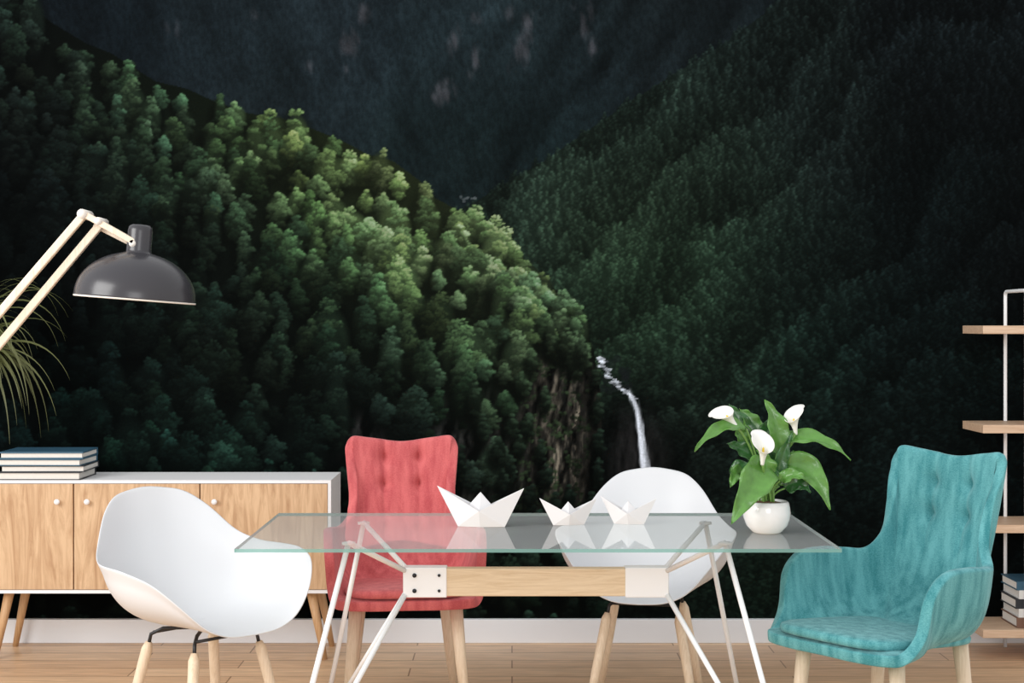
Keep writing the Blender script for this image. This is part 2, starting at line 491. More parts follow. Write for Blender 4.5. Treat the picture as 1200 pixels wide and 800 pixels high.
def tree(x, y, w, h, f, tv, tint, nl=None, cone=0.0):
    splat(x-4, y+7, w*1.2, h*1.12, f*0.15, 0.78, 0.1, 1.3)
    splat(x, y, w*0.84*(1-0.25*cone), h*0.86, f*0.44*tv, 1.0, 0.75, 1.8)
    nl = nl or int(rng.integers(13, 24))
    lobes = []
    for k in range(nl):
        a = rng.uniform(0, 2*math.pi); r = math.sqrt(rng.uniform(0, 1))*0.84
        lobes.append((r*math.sin(a), r*math.cos(a)))
    lobes.append((rng.uniform(-0.15, 0.15), -0.88))
    lobes = sorted(lobes, key=lambda q: q[1])
    lean = rng.uniform(-0.15, 0.15)
    for (u, v) in lobes:
        q = min(max(0.5*(u*0.6-v*0.9)+0.5, 0), 1)
        Lb = 0.28+1.06*q**1.25
        top = (v+1)/2
        ww = w*((0.50+0.50*math.sqrt(max(top, 0)))*(1-cone)+cone*(0.15+0.85*top))
        cx = x+u*ww-lean*v*w; cy = y+v*h
        lr = w*rng.uniform(0.18, 0.40); lh = lr*rng.uniform(0.42, 0.78)
        splat(cx, cy+lh*0.3, lr, lh, f*0.52*Lb*tv, 0.66, 0.5, 1.4)
        m = int(10+lr*2.0)
        a = rng.uniform(0, 2*math.pi, m); r = np.sqrt(rng.uniform(0, 1, m))
        u2 = r*np.cos(a); v2 = r*np.sin(a)
        q2 = 0.5*(u2*0.5-v2*0.95)+0.5
        od = np.argsort(q2)
        for i in od:
            splat(cx+u2[i]*lr, cy+v2[i]*lh+abs(u2[i])*lh*0.5, rng.uniform(1.5, 2.9), rng.uniform(1.2, 1.9),
                  f*tint*tv*Lb*(0.58+0.70*max(q2[i], 0)**1.3)*rng.uniform(0.82, 1.2), 0.68, 0.2, 1.6)
for (x, y, d) in pts:
    f = samp(FL, x, y)
    tv = rng.uniform(0.60, 1.36)
    tint = np.array((rng.uniform(0.90, 1.06), 1.0, rng.uniform(0.90, 1.08)))
    near = min(max((y-120)/350, 0), 1)
    sc = 0.86 + 0.36*near
    if x > 560: sc *= max(0.62, 1-(x-560)/190.0)
    w = rng.choice([rng.uniform(10, 16), rng.uniform(15, 24), rng.uniform(23, 33)], p=[0.3, 0.45, 0.25])*sc
    cone = float(rng.random() < 0.3)*rng.uniform(0.4, 0.9)
    h = w*rng.uniform(0.95, 1.5)*(1+0.6*cone)
    tree(x, y+h*0.40, w, h, f, tv, tint, None, cone)
for (x, y) in [(624,424),(612,452),(618,500),(608,525),(598,552),(600,500),(590,566),(640,560),(700,440),(701,480),(702,520),(701,560),(694,596),(585,530),(556,470),(566,505),(540,545),(646,398),(664,404),(682,412),(640,470),(634,530),(668,585),(622,585),(650,596)]:
    tree(x, y, rng.uniform(7, 12), rng.uniform(14, 26), samp(LEFT, x, y)*0.9, 1.0, np.ones(3), 9)
C = np.where(lm[..., None], 0.78*C+0.22*blur(C, 1), C)

# waterfall: broken cascade on top, smooth tapering drop below
WT = np.array((220, 230, 246.0))
for k in range(24):
    splat(rng.uniform(704, 738), rng.uniform(416, 460), 5, 5, np.array((22, 26, 27)), 0.5, 0)
P = [(701,420),(707,423),(704,429),(713,434),(709,440),(719,445),(722,450),(728,455),(734,460),(741,466)]
for k in range(len(P)-1):
    for t in np.linspace(0, 1, 8):
        if rng.random() < 0.8:
            q = (P[k][0]*(1-t)+P[k+1][0]*t, P[k][1]*(1-t)+P[k+1][1]*t)
            splat(q[0]+rng.normal(0, 2.2), q[1]+rng.normal(0, 0.9), rng.uniform(1.6, 4.2), rng.uniform(1.1, 1.8), WT*rng.uniform(0.4, 1.1), 0.8, 0)
yy = 463.0
while yy < 640:
    t = (yy-463)/90.0
    cx = float(np.interp(yy, [463, 470, 480, 500, 525, 555, 640], [739, 743.5, 747, 750.5, 753.5, 757, 760]))
    hw = 2.6+4.2*min(t, 1.2)
    splat(cx, yy, hw, 3.5, WT*0.72, 0.7, 0, 1.2)
    splat(cx-0.25*hw, yy, hw*0.6, 4, WT*1.12, 0.5, 0, 1.2)
    if rng.random() < 0.7:
        off = rng.uniform(-0.9, 0.9)
        splat(cx+off*hw, yy, 1.4, rng.uniform(6, 14), WT*rng.uniform(0.5, 1.1), 0.4, 0, 1.5)
    yy += 1.8
for k in range(8):
    splat(rng.uniform(540, 558), rng.uniform(228, 236), 2.4, 1.6, np.array((88, 96, 100)), 0.6, 0)

lum = C @ np.array((0.3, 0.59, 0.11))
C = lum[..., None]*0.12 + C*0.88
C = np.clip(C, 0, 255)
C = np.where(C > 130, 130+(C-130)*np.where((GX > 698)[..., None], 1.0, 0.5), C)
C = C + np.array((2.0, 3.0, 3.2))                # slight milky haze of the print's shadows
lin = s2l(C)
lin = np.where(((GX > 698) & (GX < 775) & (GY > 412) & (lum > 100))[..., None], lin*1.25, lin)
verts = np.zeros((ny*nx, 3), dtype=np.float32)
verts[:, 0] = ((GX-600.0)*UNIT).ravel()
verts[:, 2] = (1.378-(GY-380.0)*UNIT).ravel()
idx = np.arange(ny*nx).reshape(ny, nx)
F = np.stack([idx[1:, :-1], idx[1:, 1:], idx[:-1, 1:], idx[:-1, :-1]], axis=-1).reshape(-1, 4)
me = bpy.data.meshes.new('wall_mural')
nf = len(F)
me.vertices.add(ny*nx); me.vertices.foreach_set('co', verts.ravel())
me.loops.add(nf*4); me.loops.foreach_set('vertex_index', F.ravel().astype(np.int32))
me.polygons.add(nf); me.polygons.foreach_set('loop_start', (np.arange(nf)*4).astype(np.int32))
me.update(calc_edges=True)
ca = me.color_attributes.new('print', 'FLOAT_COLOR', 'POINT')
buf = np.ones((ny*nx, 4), dtype=np.float32); buf[:, :3] = lin.reshape(-1, 3)
ca.data.foreach_set('color', buf.ravel())
mural = bpy.data.objects.new('wall_mural', me)
mural.location = (0, 6.514, 0)
COL.objects.link(mural)
mural['label'] = 'wallpaper mural of misty dark green forest valley with waterfall'
mural['category'] = 'wall mural'
GAIN = 0.84
m, nt, p = new_mat('forest_wallpaper_print')
p.inputs['Roughness'].default_value = 0.9
p.inputs['Specular IOR Level'].default_value = 0.03
at = nt.nodes.new('ShaderNodeAttribute'); at.attribute_name = 'print'
tc = nt.nodes.new('ShaderNodeTexCoord')
n = nt.nodes.new('ShaderNodeTexNoise'); n.inputs['Scale'].default_value = 110; n.inputs['Detail'].default_value = 4; n.inputs['Roughness'].default_value = 0.7
nt.links.new(tc.outputs['Object'], n.inputs['Vector'])
mr = nt.nodes.new('ShaderNodeMapRange'); mr.inputs['From Min'].default_value = 0.3; mr.inputs['From Max'].default_value = 0.7
mr.inputs['To Min'].default_value = 0.78*GAIN; mr.inputs['To Max'].default_value = 1.22*GAIN
nt.links.new(n.outputs['Fac'], mr.inputs['Value'])
vm = nt.nodes.new('ShaderNodeVectorMath'); vm.operation = 'SCALE'
nt.links.new(at.outputs['Color'], vm.inputs[0]); nt.links.new(mr.outputs['Result'], vm.inputs['Scale'])
nt.links.new(vm.outputs['Vector'], p.inputs['Base Color'])
me.materials.append(m)

# ------------------------------------------------------------------ sideboard
sb = thing('sideboard', (-1.53, 6.30, 0), 'white sideboard with oak doors standing against the mural wall', 'cabinet')
def L(x): return x + 1.53
yf, yb = -0.17, 0.17
zb, zt = 0.280, 0.742
x0, x1 = L(-2.314), L(-0.739)
V = []; Fs = []
def addbox(lo, hi):
    k = len(V); a, b, c = lo; d, e, f = hi
    V.extend([(a,b,c),(d,b,c),(d,e,c),(a,e,c),(a,b,f),(d,b,f),(d,e,f),(a,e,f)])
    Fs.extend([tuple(i+k for i in q) for q in [(0,3,2,1),(4,5,6,7),(0,1,5,4),(1,2,6,5),(2,3,7,6),(3,0,4,7)]])
t = 0.013
addbox((x0, yf, zt-t), (x1, yb, zt)); addbox((x0, yf, zb), (x1, yb, zb+t))
addbox((x0, yf, zb+t), (x0+t, yb, zt-t)); addbox((x1-t, yf, zb+t), (x1, yb, zt-t))
addbox((x0+t, yb-0.012, zb+t), (x1-t, yb, zt-t))
addbox((x0+t, yf+0.03, zb+t), (x1-t, yf+0.04, zt-t))
o = mesh_obj('body', V, Fs, M_white, sb, smooth=False, label='white lacquered cabinet case')
for i, (a, b, kx) in enumerate([(-2.300,-1.794,-1.854),(-1.789,-1.278,-1.732),(-1.273,-0.754,-1.213)]):
    d = box('door', (L(a), yf+0.002, zb+t+0.002), (L(b), yf+0.028, zt-t-0.002), M_oak, sb, bevel=0.0015, label='oak veneer door')
    kb = lathe('knob', [(0.0001,-0.012),(0.005,-0.012),(0.006,-0.004),(0.011,0.004),(0.012,0.010),(0.009,0.015),(0.0001,0.016)], M_white, d, seg=20, label='round white knob')
    kb.rotation_euler = (math.pi/2, 0, 0)
    kb.location = (L(kx), yf-0.008, 0.655)
for (px, py, sx, sy) in [(x1-0.09, yf+0.06, 1, -1), (x1-0.09, yb-0.05, 1, 1), (L(-2.07), yf+0.06, -1, -1), (L(-2.07), yb-0.05, -1, 1)]:
    tube('leg', [(px, py, 0.285), (px+sx*0.03, py+sy*0.006, 0.14), (px+sx*0.058, py+sy*0.012, 0.0)], [0.021, 0.017, 0.012], M_oakleg, sb, seg=16, label='tapered oak leg')

# books
def book(loc, size, cover, label, group, rotz=0.0, c=0.0035, spine=False):
    w, dpt, h = size
    b = thing('book', loc, label, 'book', rotz, group)
    V.clear(); Fs.clear()
    addbox((-w/2, -dpt/2, 0), (w/2, dpt/2, c)); addbox((-w/2, -dpt/2, h-c), (w/2, dpt/2, h))
    if spine:
        addbox((-w/2, -dpt/2, c), (w/2, -dpt/2+c, h-c))
        pg = ((-w/2+0.005, -dpt/2+c, c), (w/2-0.005, dpt/2-0.005, h-c))
    else:
        addbox((-w/2, dpt/2-c, c), (w/2, dpt/2, h-c))
        pg = ((-w/2+0.005, -dpt/2+0.005, c), (w/2-0.005, dpt/2-c, h-c))
    mesh_obj('cover', V, Fs, cover, b, smooth=False)
    box('pages', pg[0], pg[1], M_page, b, bevel=0)
    return b
Cb1 = plain('teal_cover', rgb(50, 90, 112), 0.5); Cb2 = plain('grey_cover', rgb(120, 128, 134), 0.5)
Cb3 = plain('charcoal_cover', rgb(36, 40, 46), 0.5); Cb4 = plain('brown_cover', rgb(120, 88, 72), 0.5); Cb5 = plain('white_cover', rgb(225, 225, 222), 0.5)
g = 'books stacked on the sideboard'
book((-1.935, 6.25, 0.7425), (0.34, 0.24, 0.032), Cb3, 'hardcover book with charcoal cover at bottom of stack on sideboard', g)
book((-1.922, 6.255, 0.7745), (0.34, 0.24, 0.026), Cb3, 'hardcover book with charcoal cover in middle of stack', g, 0.02)
book((-1.930, 6.25, 0.8005), (0.34, 0.24, 0.027), Cb1, 'hardcover book with teal cover in middle of stack', g, -0.02)
book((-1.925, 6.25, 0.8275), (0.34, 0.235, 0.030), Cb1, 'hardcover book with teal cover on top of stack', g, 0.015, 0.006)

# ------------------------------------------------------------------ spiky plant on the sideboard
pl = thing('potted_dracaena', (-2.225, 6.20, 0.742), 'dracaena with thin arching olive leaves in grey pot on sideboard', 'plant')
lathe('pot', [(0.0001,0.0),(0.055,0.0),(0.064,0.07),(0.066,0.13),(0.060,0.13),(0.058,0.115),(0.0001,0.115)], M_terr, pl)
tube('trunk', [(0,0,0.11),(0.01,0,0.3),(0.0,0,0.60)], [0.014,0.012,0.010], M_soil, pl)
V.clear(); Fs.clear()
def blade(base, az, el, length, droop, w):
    k0 = len(V); N = 16
    d = Vector((math.cos(az)*math.cos(el), math.sin(az)*math.cos(el), math.sin(el)))
    side = (Vector((-math.sin(az), math.cos(az), 0))*0.5 + Vector((0, 0, 0.8))*0.6)
    p = Vector(base)
    for i in range(N):
        t = i/(N-1)
        ww = w*(0.5+0.5*math.sin(math.pi*min(t*1.2+0.1, 1)))*(1-t**3)+0.0004
        V.append(p + side*ww*0.5); V.append(p - side*ww*0.5)
        d = (d + Vector((0, 0, -droop/N*(0.4+1.6*t)))).normalized()
        side = (side - d*side.dot(d))
        side = side.normalized()
        p = p + d*length/N
    for i in range(N-1):
        Fs.append((k0+2*i, k0+2*i+1, k0+2*i+3, k0+2*i+2))
for k in range(130):
    az = random.uniform(-1.5, 1.5) if k % 3 else random.uniform(-math.pi, math.pi)
    sc = 1.0 if math.sin(az) < 0.3 else 0.6
    el = random.uniform(-0.3, 1.25)
    blade((0, 0, random.uniform(0.50, 0.66)), az, el, random.uniform(0.36, 0.58)*sc, random.uniform(1.6, 3.2), random.uniform(0.009, 0.015))
V2 = []
for v in V:
    v = Vector(v); v.y = min(v.y, 0.27); v.z = max(v.z, 0.135)
    V2.append(v)
mesh_obj('foliage', V2, list(Fs), M_grass, pl)

# ------------------------------------------------------------------ swing arm floor lamp
lp = thing('floor_lamp', (-1.76, 4.30, 0), 'swing-arm floor lamp with dark grey dome shade and pale wooden arm', 'lamp')
def LX(x): return x+1.76
lathe('base', [(0.0001,0.0),(0.15,0.0),(0.15,0.014),(0.145,0.02),(0.0001,0.024)], M_lamp, lp)
tube('pole', [(0,0,0.02),(0,0,0.75),(0,0,1.05)], 0.013, M_pale, lp, label='pale wooden pole')
def bar(p, q, w, tck, y):
    p = Vector((p[0], y, p[1])); q = Vector((q[0], y, q[1]))
    d = (q-p).normalized(); n_ = Vector((-d.z, 0, d.x))
    k = len(V)
    for a in (p, q):
        for sn, sy in ((-1,-1),(1,-1),(1,1),(-1,1)):
            V.append(a + n_*sn*w/2 + Vector((0, sy*tck/2, 0)))
    Fs.extend([tuple(i+k for i in f) for f in [(0,1,2,3),(7,6,5,4),(0,4,5,1),(1,5,6,2),(2,6,7,3),(3,7,4,0)]])
def barobj(name, *a):
    V.clear(); Fs.clear(); bar(*a)
    ob = mesh_obj(name, V, list(Fs), M_palel, lp, smooth=False); b = ob.modifiers.new('b', 'BEVEL'); b.width = 0.003; b.segments = 2
e1 = (LX(-1.222), 1.692); e2 = (LX(-1.176), 1.672)
barobj('lower_arm', (LX(-1.80), 1.02), e1, 0.022, 0.018, -0.012)
barobj('lower_arm', (LX(-1.742), 1.00), e2, 0.022, 0.018, 0.012)
barobj('upper_arm', (LX(-1.232), 1.700), (LX(-1.075), 1.612), 0.018, 0.014, -0.028)
barobj('upper_arm', (LX(-1.205), 1.665), (LX(-1.085), 1.604), 0.014, 0.014, 0.028)
for (x, z, r, h) in [(e1[0], e1[1], 0.014, 0.075), (e2[0], e2[1], 0.011, 0.075), (LX(-1.079), 1.608, 0.010, 0.07), (LX(-1.79), 1.03, 0.013, 0.05), (LX(-1.742), 1.0, 0.010, 0.05)]:
    tube('hinge_cap', [(x, -h/2, z), (x, h/2, z)], r, M_lampin, lp, seg=18, label='pale round hinge cap')
def dome():
    pr = [(0.169, 0.0), (0.171, 0.002), (0.1705, 0.006)]
    for k in range(1, 19):
        a = math.pi/2*k/19.5
        pr.append((0.1705*math.cos(a), 0.006+0.130*math.sin(a)))
    pr += [(0.036, 0.134), (0.035, 0.140), (0.035, 0.196), (0.033, 0.207), (0.026, 0.213), (0.0001, 0.215)]
    pr = [q for i, q in enumerate(pr) if not (3 <= i <= 20 and q[0] < 0.037)]
    return pr
sh = lathe('lamp_shade', dome(), M_lamp, lp, seg=72, label='glossy dark charcoal dome shade')
sh.location = (LX(-1.080), 0, 1.450); sh.rotation_euler = (0, math.radians(4.5), 0)
pi = [(0.1700, 0.003), (0.1715, 0.0), (0.1700, -0.0030), (0.166, -0.0030), (0.164, 0.006)]
for k in range(1, 14):
    a = math.pi/2*k/14
    pi.append((0.164*math.cos(a), 0.006+0.122*math.sin(a)))
inn = lathe('shade_lining', pi, M_lampin, sh, seg=72, label='white enamel lining and rim of the shade')
lathe('bulb', [(0.0001, 0.03), (0.02, 0.036), (0.028, 0.055), (0.022, 0.08), (0.012, 0.10), (0.012, 0.118)], M_white, sh, seg=24)

# ------------------------------------------------------------------ shell armchairs
def smooth_tab(tab, sig=5.5):
    a = np.arange(-180, 541)
    aa = np.abs(((a+180) % 360)-180)
    v = np.interp(aa, [t[0] for t in tab], [t[1] for t in tab])
    k = np.exp(-0.5*(np.arange(-25, 26)/sig)**2); k /= k.sum()
    return np.convolve(v, k, 'same')
RT = smooth_tab([(0,.245),(25,.276),(45,.320),(65,.337),(90,.332),(115,.306),(135,.285),(155,.275),(180,.265)])
ZT = smooth_tab([(0,-.014),(20,-.008),(34,.020),(48,.105),(62,.175),(80,.204),(110,.208),(126,.240),(141,.325),(156,.385),(180,.405)], 4.5)
def tabv(T, deg): return float(np.interp(deg, np.arange(-180, 541), T))
def shell_fn(u, v):
    deg = u*360.0
    R = tabv(RT, deg); Z = tabv(ZT, deg)
    th = math.radians(deg); ph = v*math.pi/2
    zz = Z*(1-math.cos(ph))**1.25
    h = R*math.sin(ph)**0.9
    back = max(-math.cos(th), 0)
    h *= 1 + 0.20*back*max(zz, 0)/0.4
    flare = max(v-0.88, 0)/0.12
    h *= 1 + 0.045*flare**1.5
    return (h*math.sin(th), -h*math.cos(th), 0.435+zz)
def shell_chair(loc, rot, label, sxy=1.0):
    c = thing('shell_armchair', loc, label, 'chair', rot, 'white shell armchairs around the table')
    def fn(u, v):
        p = shell_fn(u, v); return (p[0]*sxy, p[1], p[2])
    grid('seat_shell', fn, 120, 30, M_shell, c, thick=0.005, sub=1, wrap=True, label='moulded white plastic bucket seat')
    tops = []
    for a in (45, 135, 225, 315):
        t = math.radians(a)
        dx, dy = math.cos(t), math.sin(t)
        top = (dx*0.175, dy*0.175, 0.365); foot = (dx*0.27, dy*0.27, 0.0)
        tops.append((dx, dy))
        tube('leg', [top, tuple(top[i]+(foot[i]-top[i])*0.06 for i in range(3)), tuple(top[i]+(foot[i]-top[i])*0.5 for i in range(3)), foot],
             [0.010, 0.018, 0.017, 0.012], M_pale, c, seg=16, label='turned pale beech leg')
    ls = []
    for dx, dy in tops:
        ls.append(([(0, 0, 0.412), (dx*0.13, dy*0.13, 0.408), (dx*0.168, dy*0.168, 0.390), (dx*0.177, dy*0.177, 0.350)], 0.006))
    for i in (0, 2):
        a, b = tops[i], tops[(i+1) % 4]
        ls.append(([(a[0]*0.160, a[1]*0.160, 0.396), (b[0]*0.160, b[1]*0.160, 0.396)], 0.005))
    multi_tube('metal_frame', ls, M_black, c, label='black steel bracket under the seat')
    return c
shell_chair((-0.985, 4.80, 0), math.radians(47), 'white plastic shell armchair turned outward beside sideboard and glass table')
shell_chair((0.48, 5.38, 0), math.radians(-10), 'white plastic shell armchair tucked behind the glass table', 0.93)

# ------------------------------------------------------------------ tufted armchairs
def sgn(x): return 1 if x >= 0 else -1
HALF = [  # rim point, seat corner point
 ((0.00,-.325,.432),(0.00,-.21,.450)),
 ((0.12,-.327,.432),(0.08,-.21,.450)),
 ((0.215,-.312,.434),(0.17,-.20,.446)),
 ((0.248,-.270,.442),(0.215,-.20,.430)),
 ((0.262,-.210,.500),(0.232,-.17,.415)),
 ((0.270,-.180,.610),(0.240,-.14,.41)),
 ((0.274,-.110,.668),(0.243,-.08,.41)),
 ((0.274,0.000,.674),(0.243,0.00,.41)),
 ((0.262,0.095,.664),(0.232,0.09,.41)),
 ((0.226,0.160,.664),(0.204,0.155,.41)),
 ((0.188,0.196,.728),(0.175,0.185,.41)),
 ((0.182,0.228,.830),(0.160,0.20,.41)),
 ((0.194,0.262,.925),(0.148,0.205,.41)),
 ((0.190,0.285,.984),(0.132,0.210,.41)),
 ((0.120,0.305,.980),(0.080,0.215,.41)),
 ((0.00,0.320,.964),(0.00,0.22,.41)),
]
LOOP = HALF + [((-r[0], r[1], r[2]), (-c[0], c[1], c[2])) for r, c in HALF[-2:0:-1]]
NL = len(LOOP)
def cr(p0, p1, p2, p3, t):
    return 0.5*((2*p1)+(p2-p0)*t+(2*p0-5*p1+4*p2-p3)*t*t+(3*p1-p0-3*p2+p3)*t**3)
def loop_at(u, which):
    tt = (u*NL) % NL; i = int(tt); f = tt-i
    q = [Vector(LOOP[(i+k) % NL][which]) for k in (-1, 0, 1, 2)]
    return cr(q[0], q[1], q[2], q[3], f)
def tufted(loc, rot, mat, matb, colour, label, drop=0.0, armdrop=0.0, narrow=1.0):
    c = thing('tufted_armchair', loc, label, 'armchair', rot)
    BT = [(-0.068, 0.875), (0.068, 0.875), (-0.068, 0.775), (0.068, 0.775)]
    C0 = Vector((0, -0.03, 0.450))
    def fn(u, v):
        R = loop_at(u, 0).copy(); K = loop_at(u, 1).copy()
        if R.z > 0.7: R.z -= drop
        elif R.z > 0.45: R.z -= armdrop*(R.z-0.45)/0.25
        if R.z < 0.7: R.x *= narrow; K.x *= narrow
        E2 = K.lerp(R, 0.20)
        E1 = C0.lerp(K, 0.94)
        p = C0*(1-v)**3 + E1*3*(1-v)**2*v + E2*3*(1-v)*v*v + R*v**3
        if p.y > 0.12 and p.z > 0.6:
            for bx, bz in BT:
                p.y += 0.044*math.exp(-((p.x-bx)/0.024)**2-((p.z-bz)/0.024)**2)
            p.y += 0.010*math.exp(-((abs(p.x)-0.068)/0.010)**2)*min((p.z-0.6)/0.1, 1)
        return (p.x, p.y, p.z)
    grid('seat_shell', fn, 230, 60, mat, c, thick=0.034, sub=1, wrap=True, label=colour+' upholstered wrap-around seat with high back')
    V_, F_ = [], []
    nu, nv = 40, 12
    for j in range(nv+1):
        ph = -math.pi/2 + math.pi*j/nv
        cz = sgn(math.sin(ph))*abs(math.sin(ph))**0.5; crr = abs(math.cos(ph))**0.35
        for i in range(nu):
            a = 2*math.pi*i/nu
            ca_, sa = math.cos(a), math.sin(a)
            x = 0.215*narrow*sgn(ca_)*abs(ca_)**0.45*crr; y = 0.255*sgn(sa)*abs(sa)**0.45*crr
            V_.append((x, y-0.080, 0.453+0.020*cz - 0.02*(y/0.26)))
    for j in range(nv):
        for i in range(nu):
            i2 = (i+1) % nu
            F_.append((j*nu+i, j*nu+i2, (j+1)*nu+i2, (j+1)*nu+i))
    mesh_obj('seat_cushion', V_, F_, mat, c, label=colour+' fabric seat cushion')
    for bx, bz in BT:
        best = None
        for iu in range(160):
            u = 0.40+0.20*iu/160
            for iv in range(40):
                v = 0.75+0.25*iv/40
                p = fn(u, v)
                dd = (p[0]-bx)**2+(p[2]-bz)**2
                if best is None or dd < best[0]: best = (dd, p)
        q = best[1]
        b = lathe('button', [(0.0001, 0.008), (0.006, 0.007), (0.010, 0.003), (0.011, -0.004)], matb, c, seg=16)
        b.rotation_euler = (math.pi/2+0.2, 0, 0); b.location = (q[0], q[1]-0.018, q[2])
    for (lx, ly) in [(-0.17, -0.2), (0.17, -0.2), (-0.15, 0.13), (0.15, 0.13)]:
        sx = sgn(lx); sy = sgn(ly)
        tube('leg', [(lx, ly, 0.418), (lx+sx*0.02, ly+sy*0.012, 0.20), (lx+sx*0.042, ly+sy*0.03, 0)], [0.024, 0.019, 0.012], M_pale, c, seg=16, label='tapered pale wooden leg')
    return c
tufted((-0.385, 5.36, 0), math.radians(6), M_red, M_redb, 'coral red', 'coral red tufted fabric armchair behind the glass table', 0.026, 0.02, 0.98)
tufted((1.155, 4.56, 0), math.radians(-52), M_teal, M_tealb, 'turquoise', 'turquoise tufted fabric armchair at the end of glass table')

# ------------------------------------------------------------------ glass table
tb = thing('glass_table', (0.073, 4.60, 0), 'glass dining table with white steel trestle legs and pale wooden beam', 'table')
def glass_mat(name, kind):
    m = bpy.data.materials.new(name); m.use_nodes = True
    nt = m.node_tree; nt.nodes.clear()
    out = nt.nodes.new('ShaderNodeOutputMaterial')
    tr = nt.nodes.new('ShaderNodeBsdfTransparent')
    tc = nt.nodes.new('ShaderNodeTexCoord')
    nz = nt.nodes.new('ShaderNodeTexNoise'); nz.inputs['Scale'].default_value = 2.0
    nt.links.new(tc.outputs['Object'], nz.inputs['Vector'])
    if kind == 'edge':
        tr.inputs['Color'].default_value = (0.6, 0.8, 0.76, 1)
        gl = nt.nodes.new('ShaderNodeBsdfPrincipled'); gl.inputs['Base Color'].default_value = rgb(124, 168, 160)
        gl.inputs['Roughness'].default_value = 0.15
        mx = nt.nodes.new('ShaderNodeMixShader'); mx.inputs['Fac'].default_value = 0.72
        nt.links.new(tr.outputs[0], mx.inputs[1]); nt.links.new(gl.outputs[0], mx.inputs[2])
        nt.links.new(mx.outputs[0], out.inputs['Surface'])
    elif kind == 'under':
        tr.inputs['Color'].default_value = (0.98, 0.995, 0.99, 1)
        nt.links.new(tr.outputs[0], out.inputs['Surface'])
    else:
        tr.inputs['Color'].default_value = (0.985, 1.0, 0.995, 1)
        df = nt.nodes.new('ShaderNodeBsdfDiffuse'); df.inputs['Color'].default_value = rgb(246, 251, 250)  # white diffuse layer stands in for soft pale reflections on the glass
        mr = nt.nodes.new('ShaderNodeMapRange'); mr.inputs['To Min'].default_value = 0.26; mr.inputs['To Max'].default_value = 0.34
        nt.links.new(nz.outputs['Fac'], mr.inputs['Value'])
        m1 = nt.nodes.new('ShaderNodeMixShader')
        nt.links.new(mr.outputs['Result'], m1.inputs['Fac'])
        nt.links.new(tr.outputs[0], m1.inputs[1]); nt.links.new(df.outputs[0], m1.inputs[2])
        gl = nt.nodes.new('ShaderNodeBsdfGlossy'); gl.inputs['Roughness'].default_value = 0.03
        fr = nt.nodes.new('ShaderNodeFresnel'); fr.inputs['IOR'].default_value = 1.15
        mx = nt.nodes.new('ShaderNodeMixShader')
        nt.links.new(fr.outputs['Fac'], mx.inputs['Fac'])
        nt.links.new(m1.outputs[0], mx.inputs[1]); nt.links.new(gl.outputs[0], mx.inputs[2])
        nt.links.new(mx.outputs[0], out.inputs['Surface'])
    return m
V.clear(); Fs.clear()
addbox((-0.85, -0.40, 0.740), (0.85, 0.40, 0.750))
gt = mesh_obj('glass_top', V, list(Fs), glass_mat('clear_table_glass', 'top'), tb, smooth=False, label='clear glass top with greenish edge')
gt.data.materials.append(glass_mat('green_glass_edge', 'edge'))
gt.data.materials.append(glass_mat('glass_underside', 'under'))
for i, pg in enumerate(gt.data.polygons):
    pg.material_index = {0: 2, 1: 0}.get(i, 1)
box('beam', (-0.275, -0.022, 0.549), (0.275, 0.022, 0.633), M_palex, tb, bevel=0.003, label='pale wooden cross beam')
for sd in (-1, 1):
    a, b = sorted((sd*0.272, sd*0.405))
    br = box('bracket', (a, -0.028, 0.546), (b, 0.028, 0.637), M_metalw, tb, bevel=0.003, label='white steel bracket')
    if sd == -1:
        for bz in (0.567, 0.614):
            tube('bolt', [(sd*0.370, -0.032, bz), (sd*0.370, -0.0275, bz)], 0.0065, M_bolt, br, seg=14, label='dark round bolt')
            tube('bolt', [(sd*0.295, -0.032, bz), (sd*0.295, -0.0275, bz)], 0.0045, M_bolt, br, seg=14, label='dark round bolt')
    padF = (sd*0.552, -0.20, 0.738); padB = (sd*0.552, 0.25, 0.738)
    for k, pad, foot in ((-1, padF, (sd*0.72, -0.50, 0.0)), (1, padB, (sd*0.72, 0.50, 0.0))):
        r = 0.0082
        bt = (sd*0.400, k*0.024, 0.628); bb = (sd*0.400, k*0.024, 0.553)
        P1 = Vector(pad); P2 = Vector(foot)
        multi_tube('leg', [
            ([bt, tuple(Vector(bt).lerp(P1, 0.5)), pad], r),
            ([pad, tuple(P1.lerp(P2, 0.5)), foot], r),
            ([bb, tuple(Vector(bb).lerp(P2, 0.5)), foot], r),
            ([(pad[0], pad[1], 0.733), (pad[0], pad[1], 0.740)], 0.02),
        ], M_metalw, tb, seg=12, label='white steel rod trestle leg')

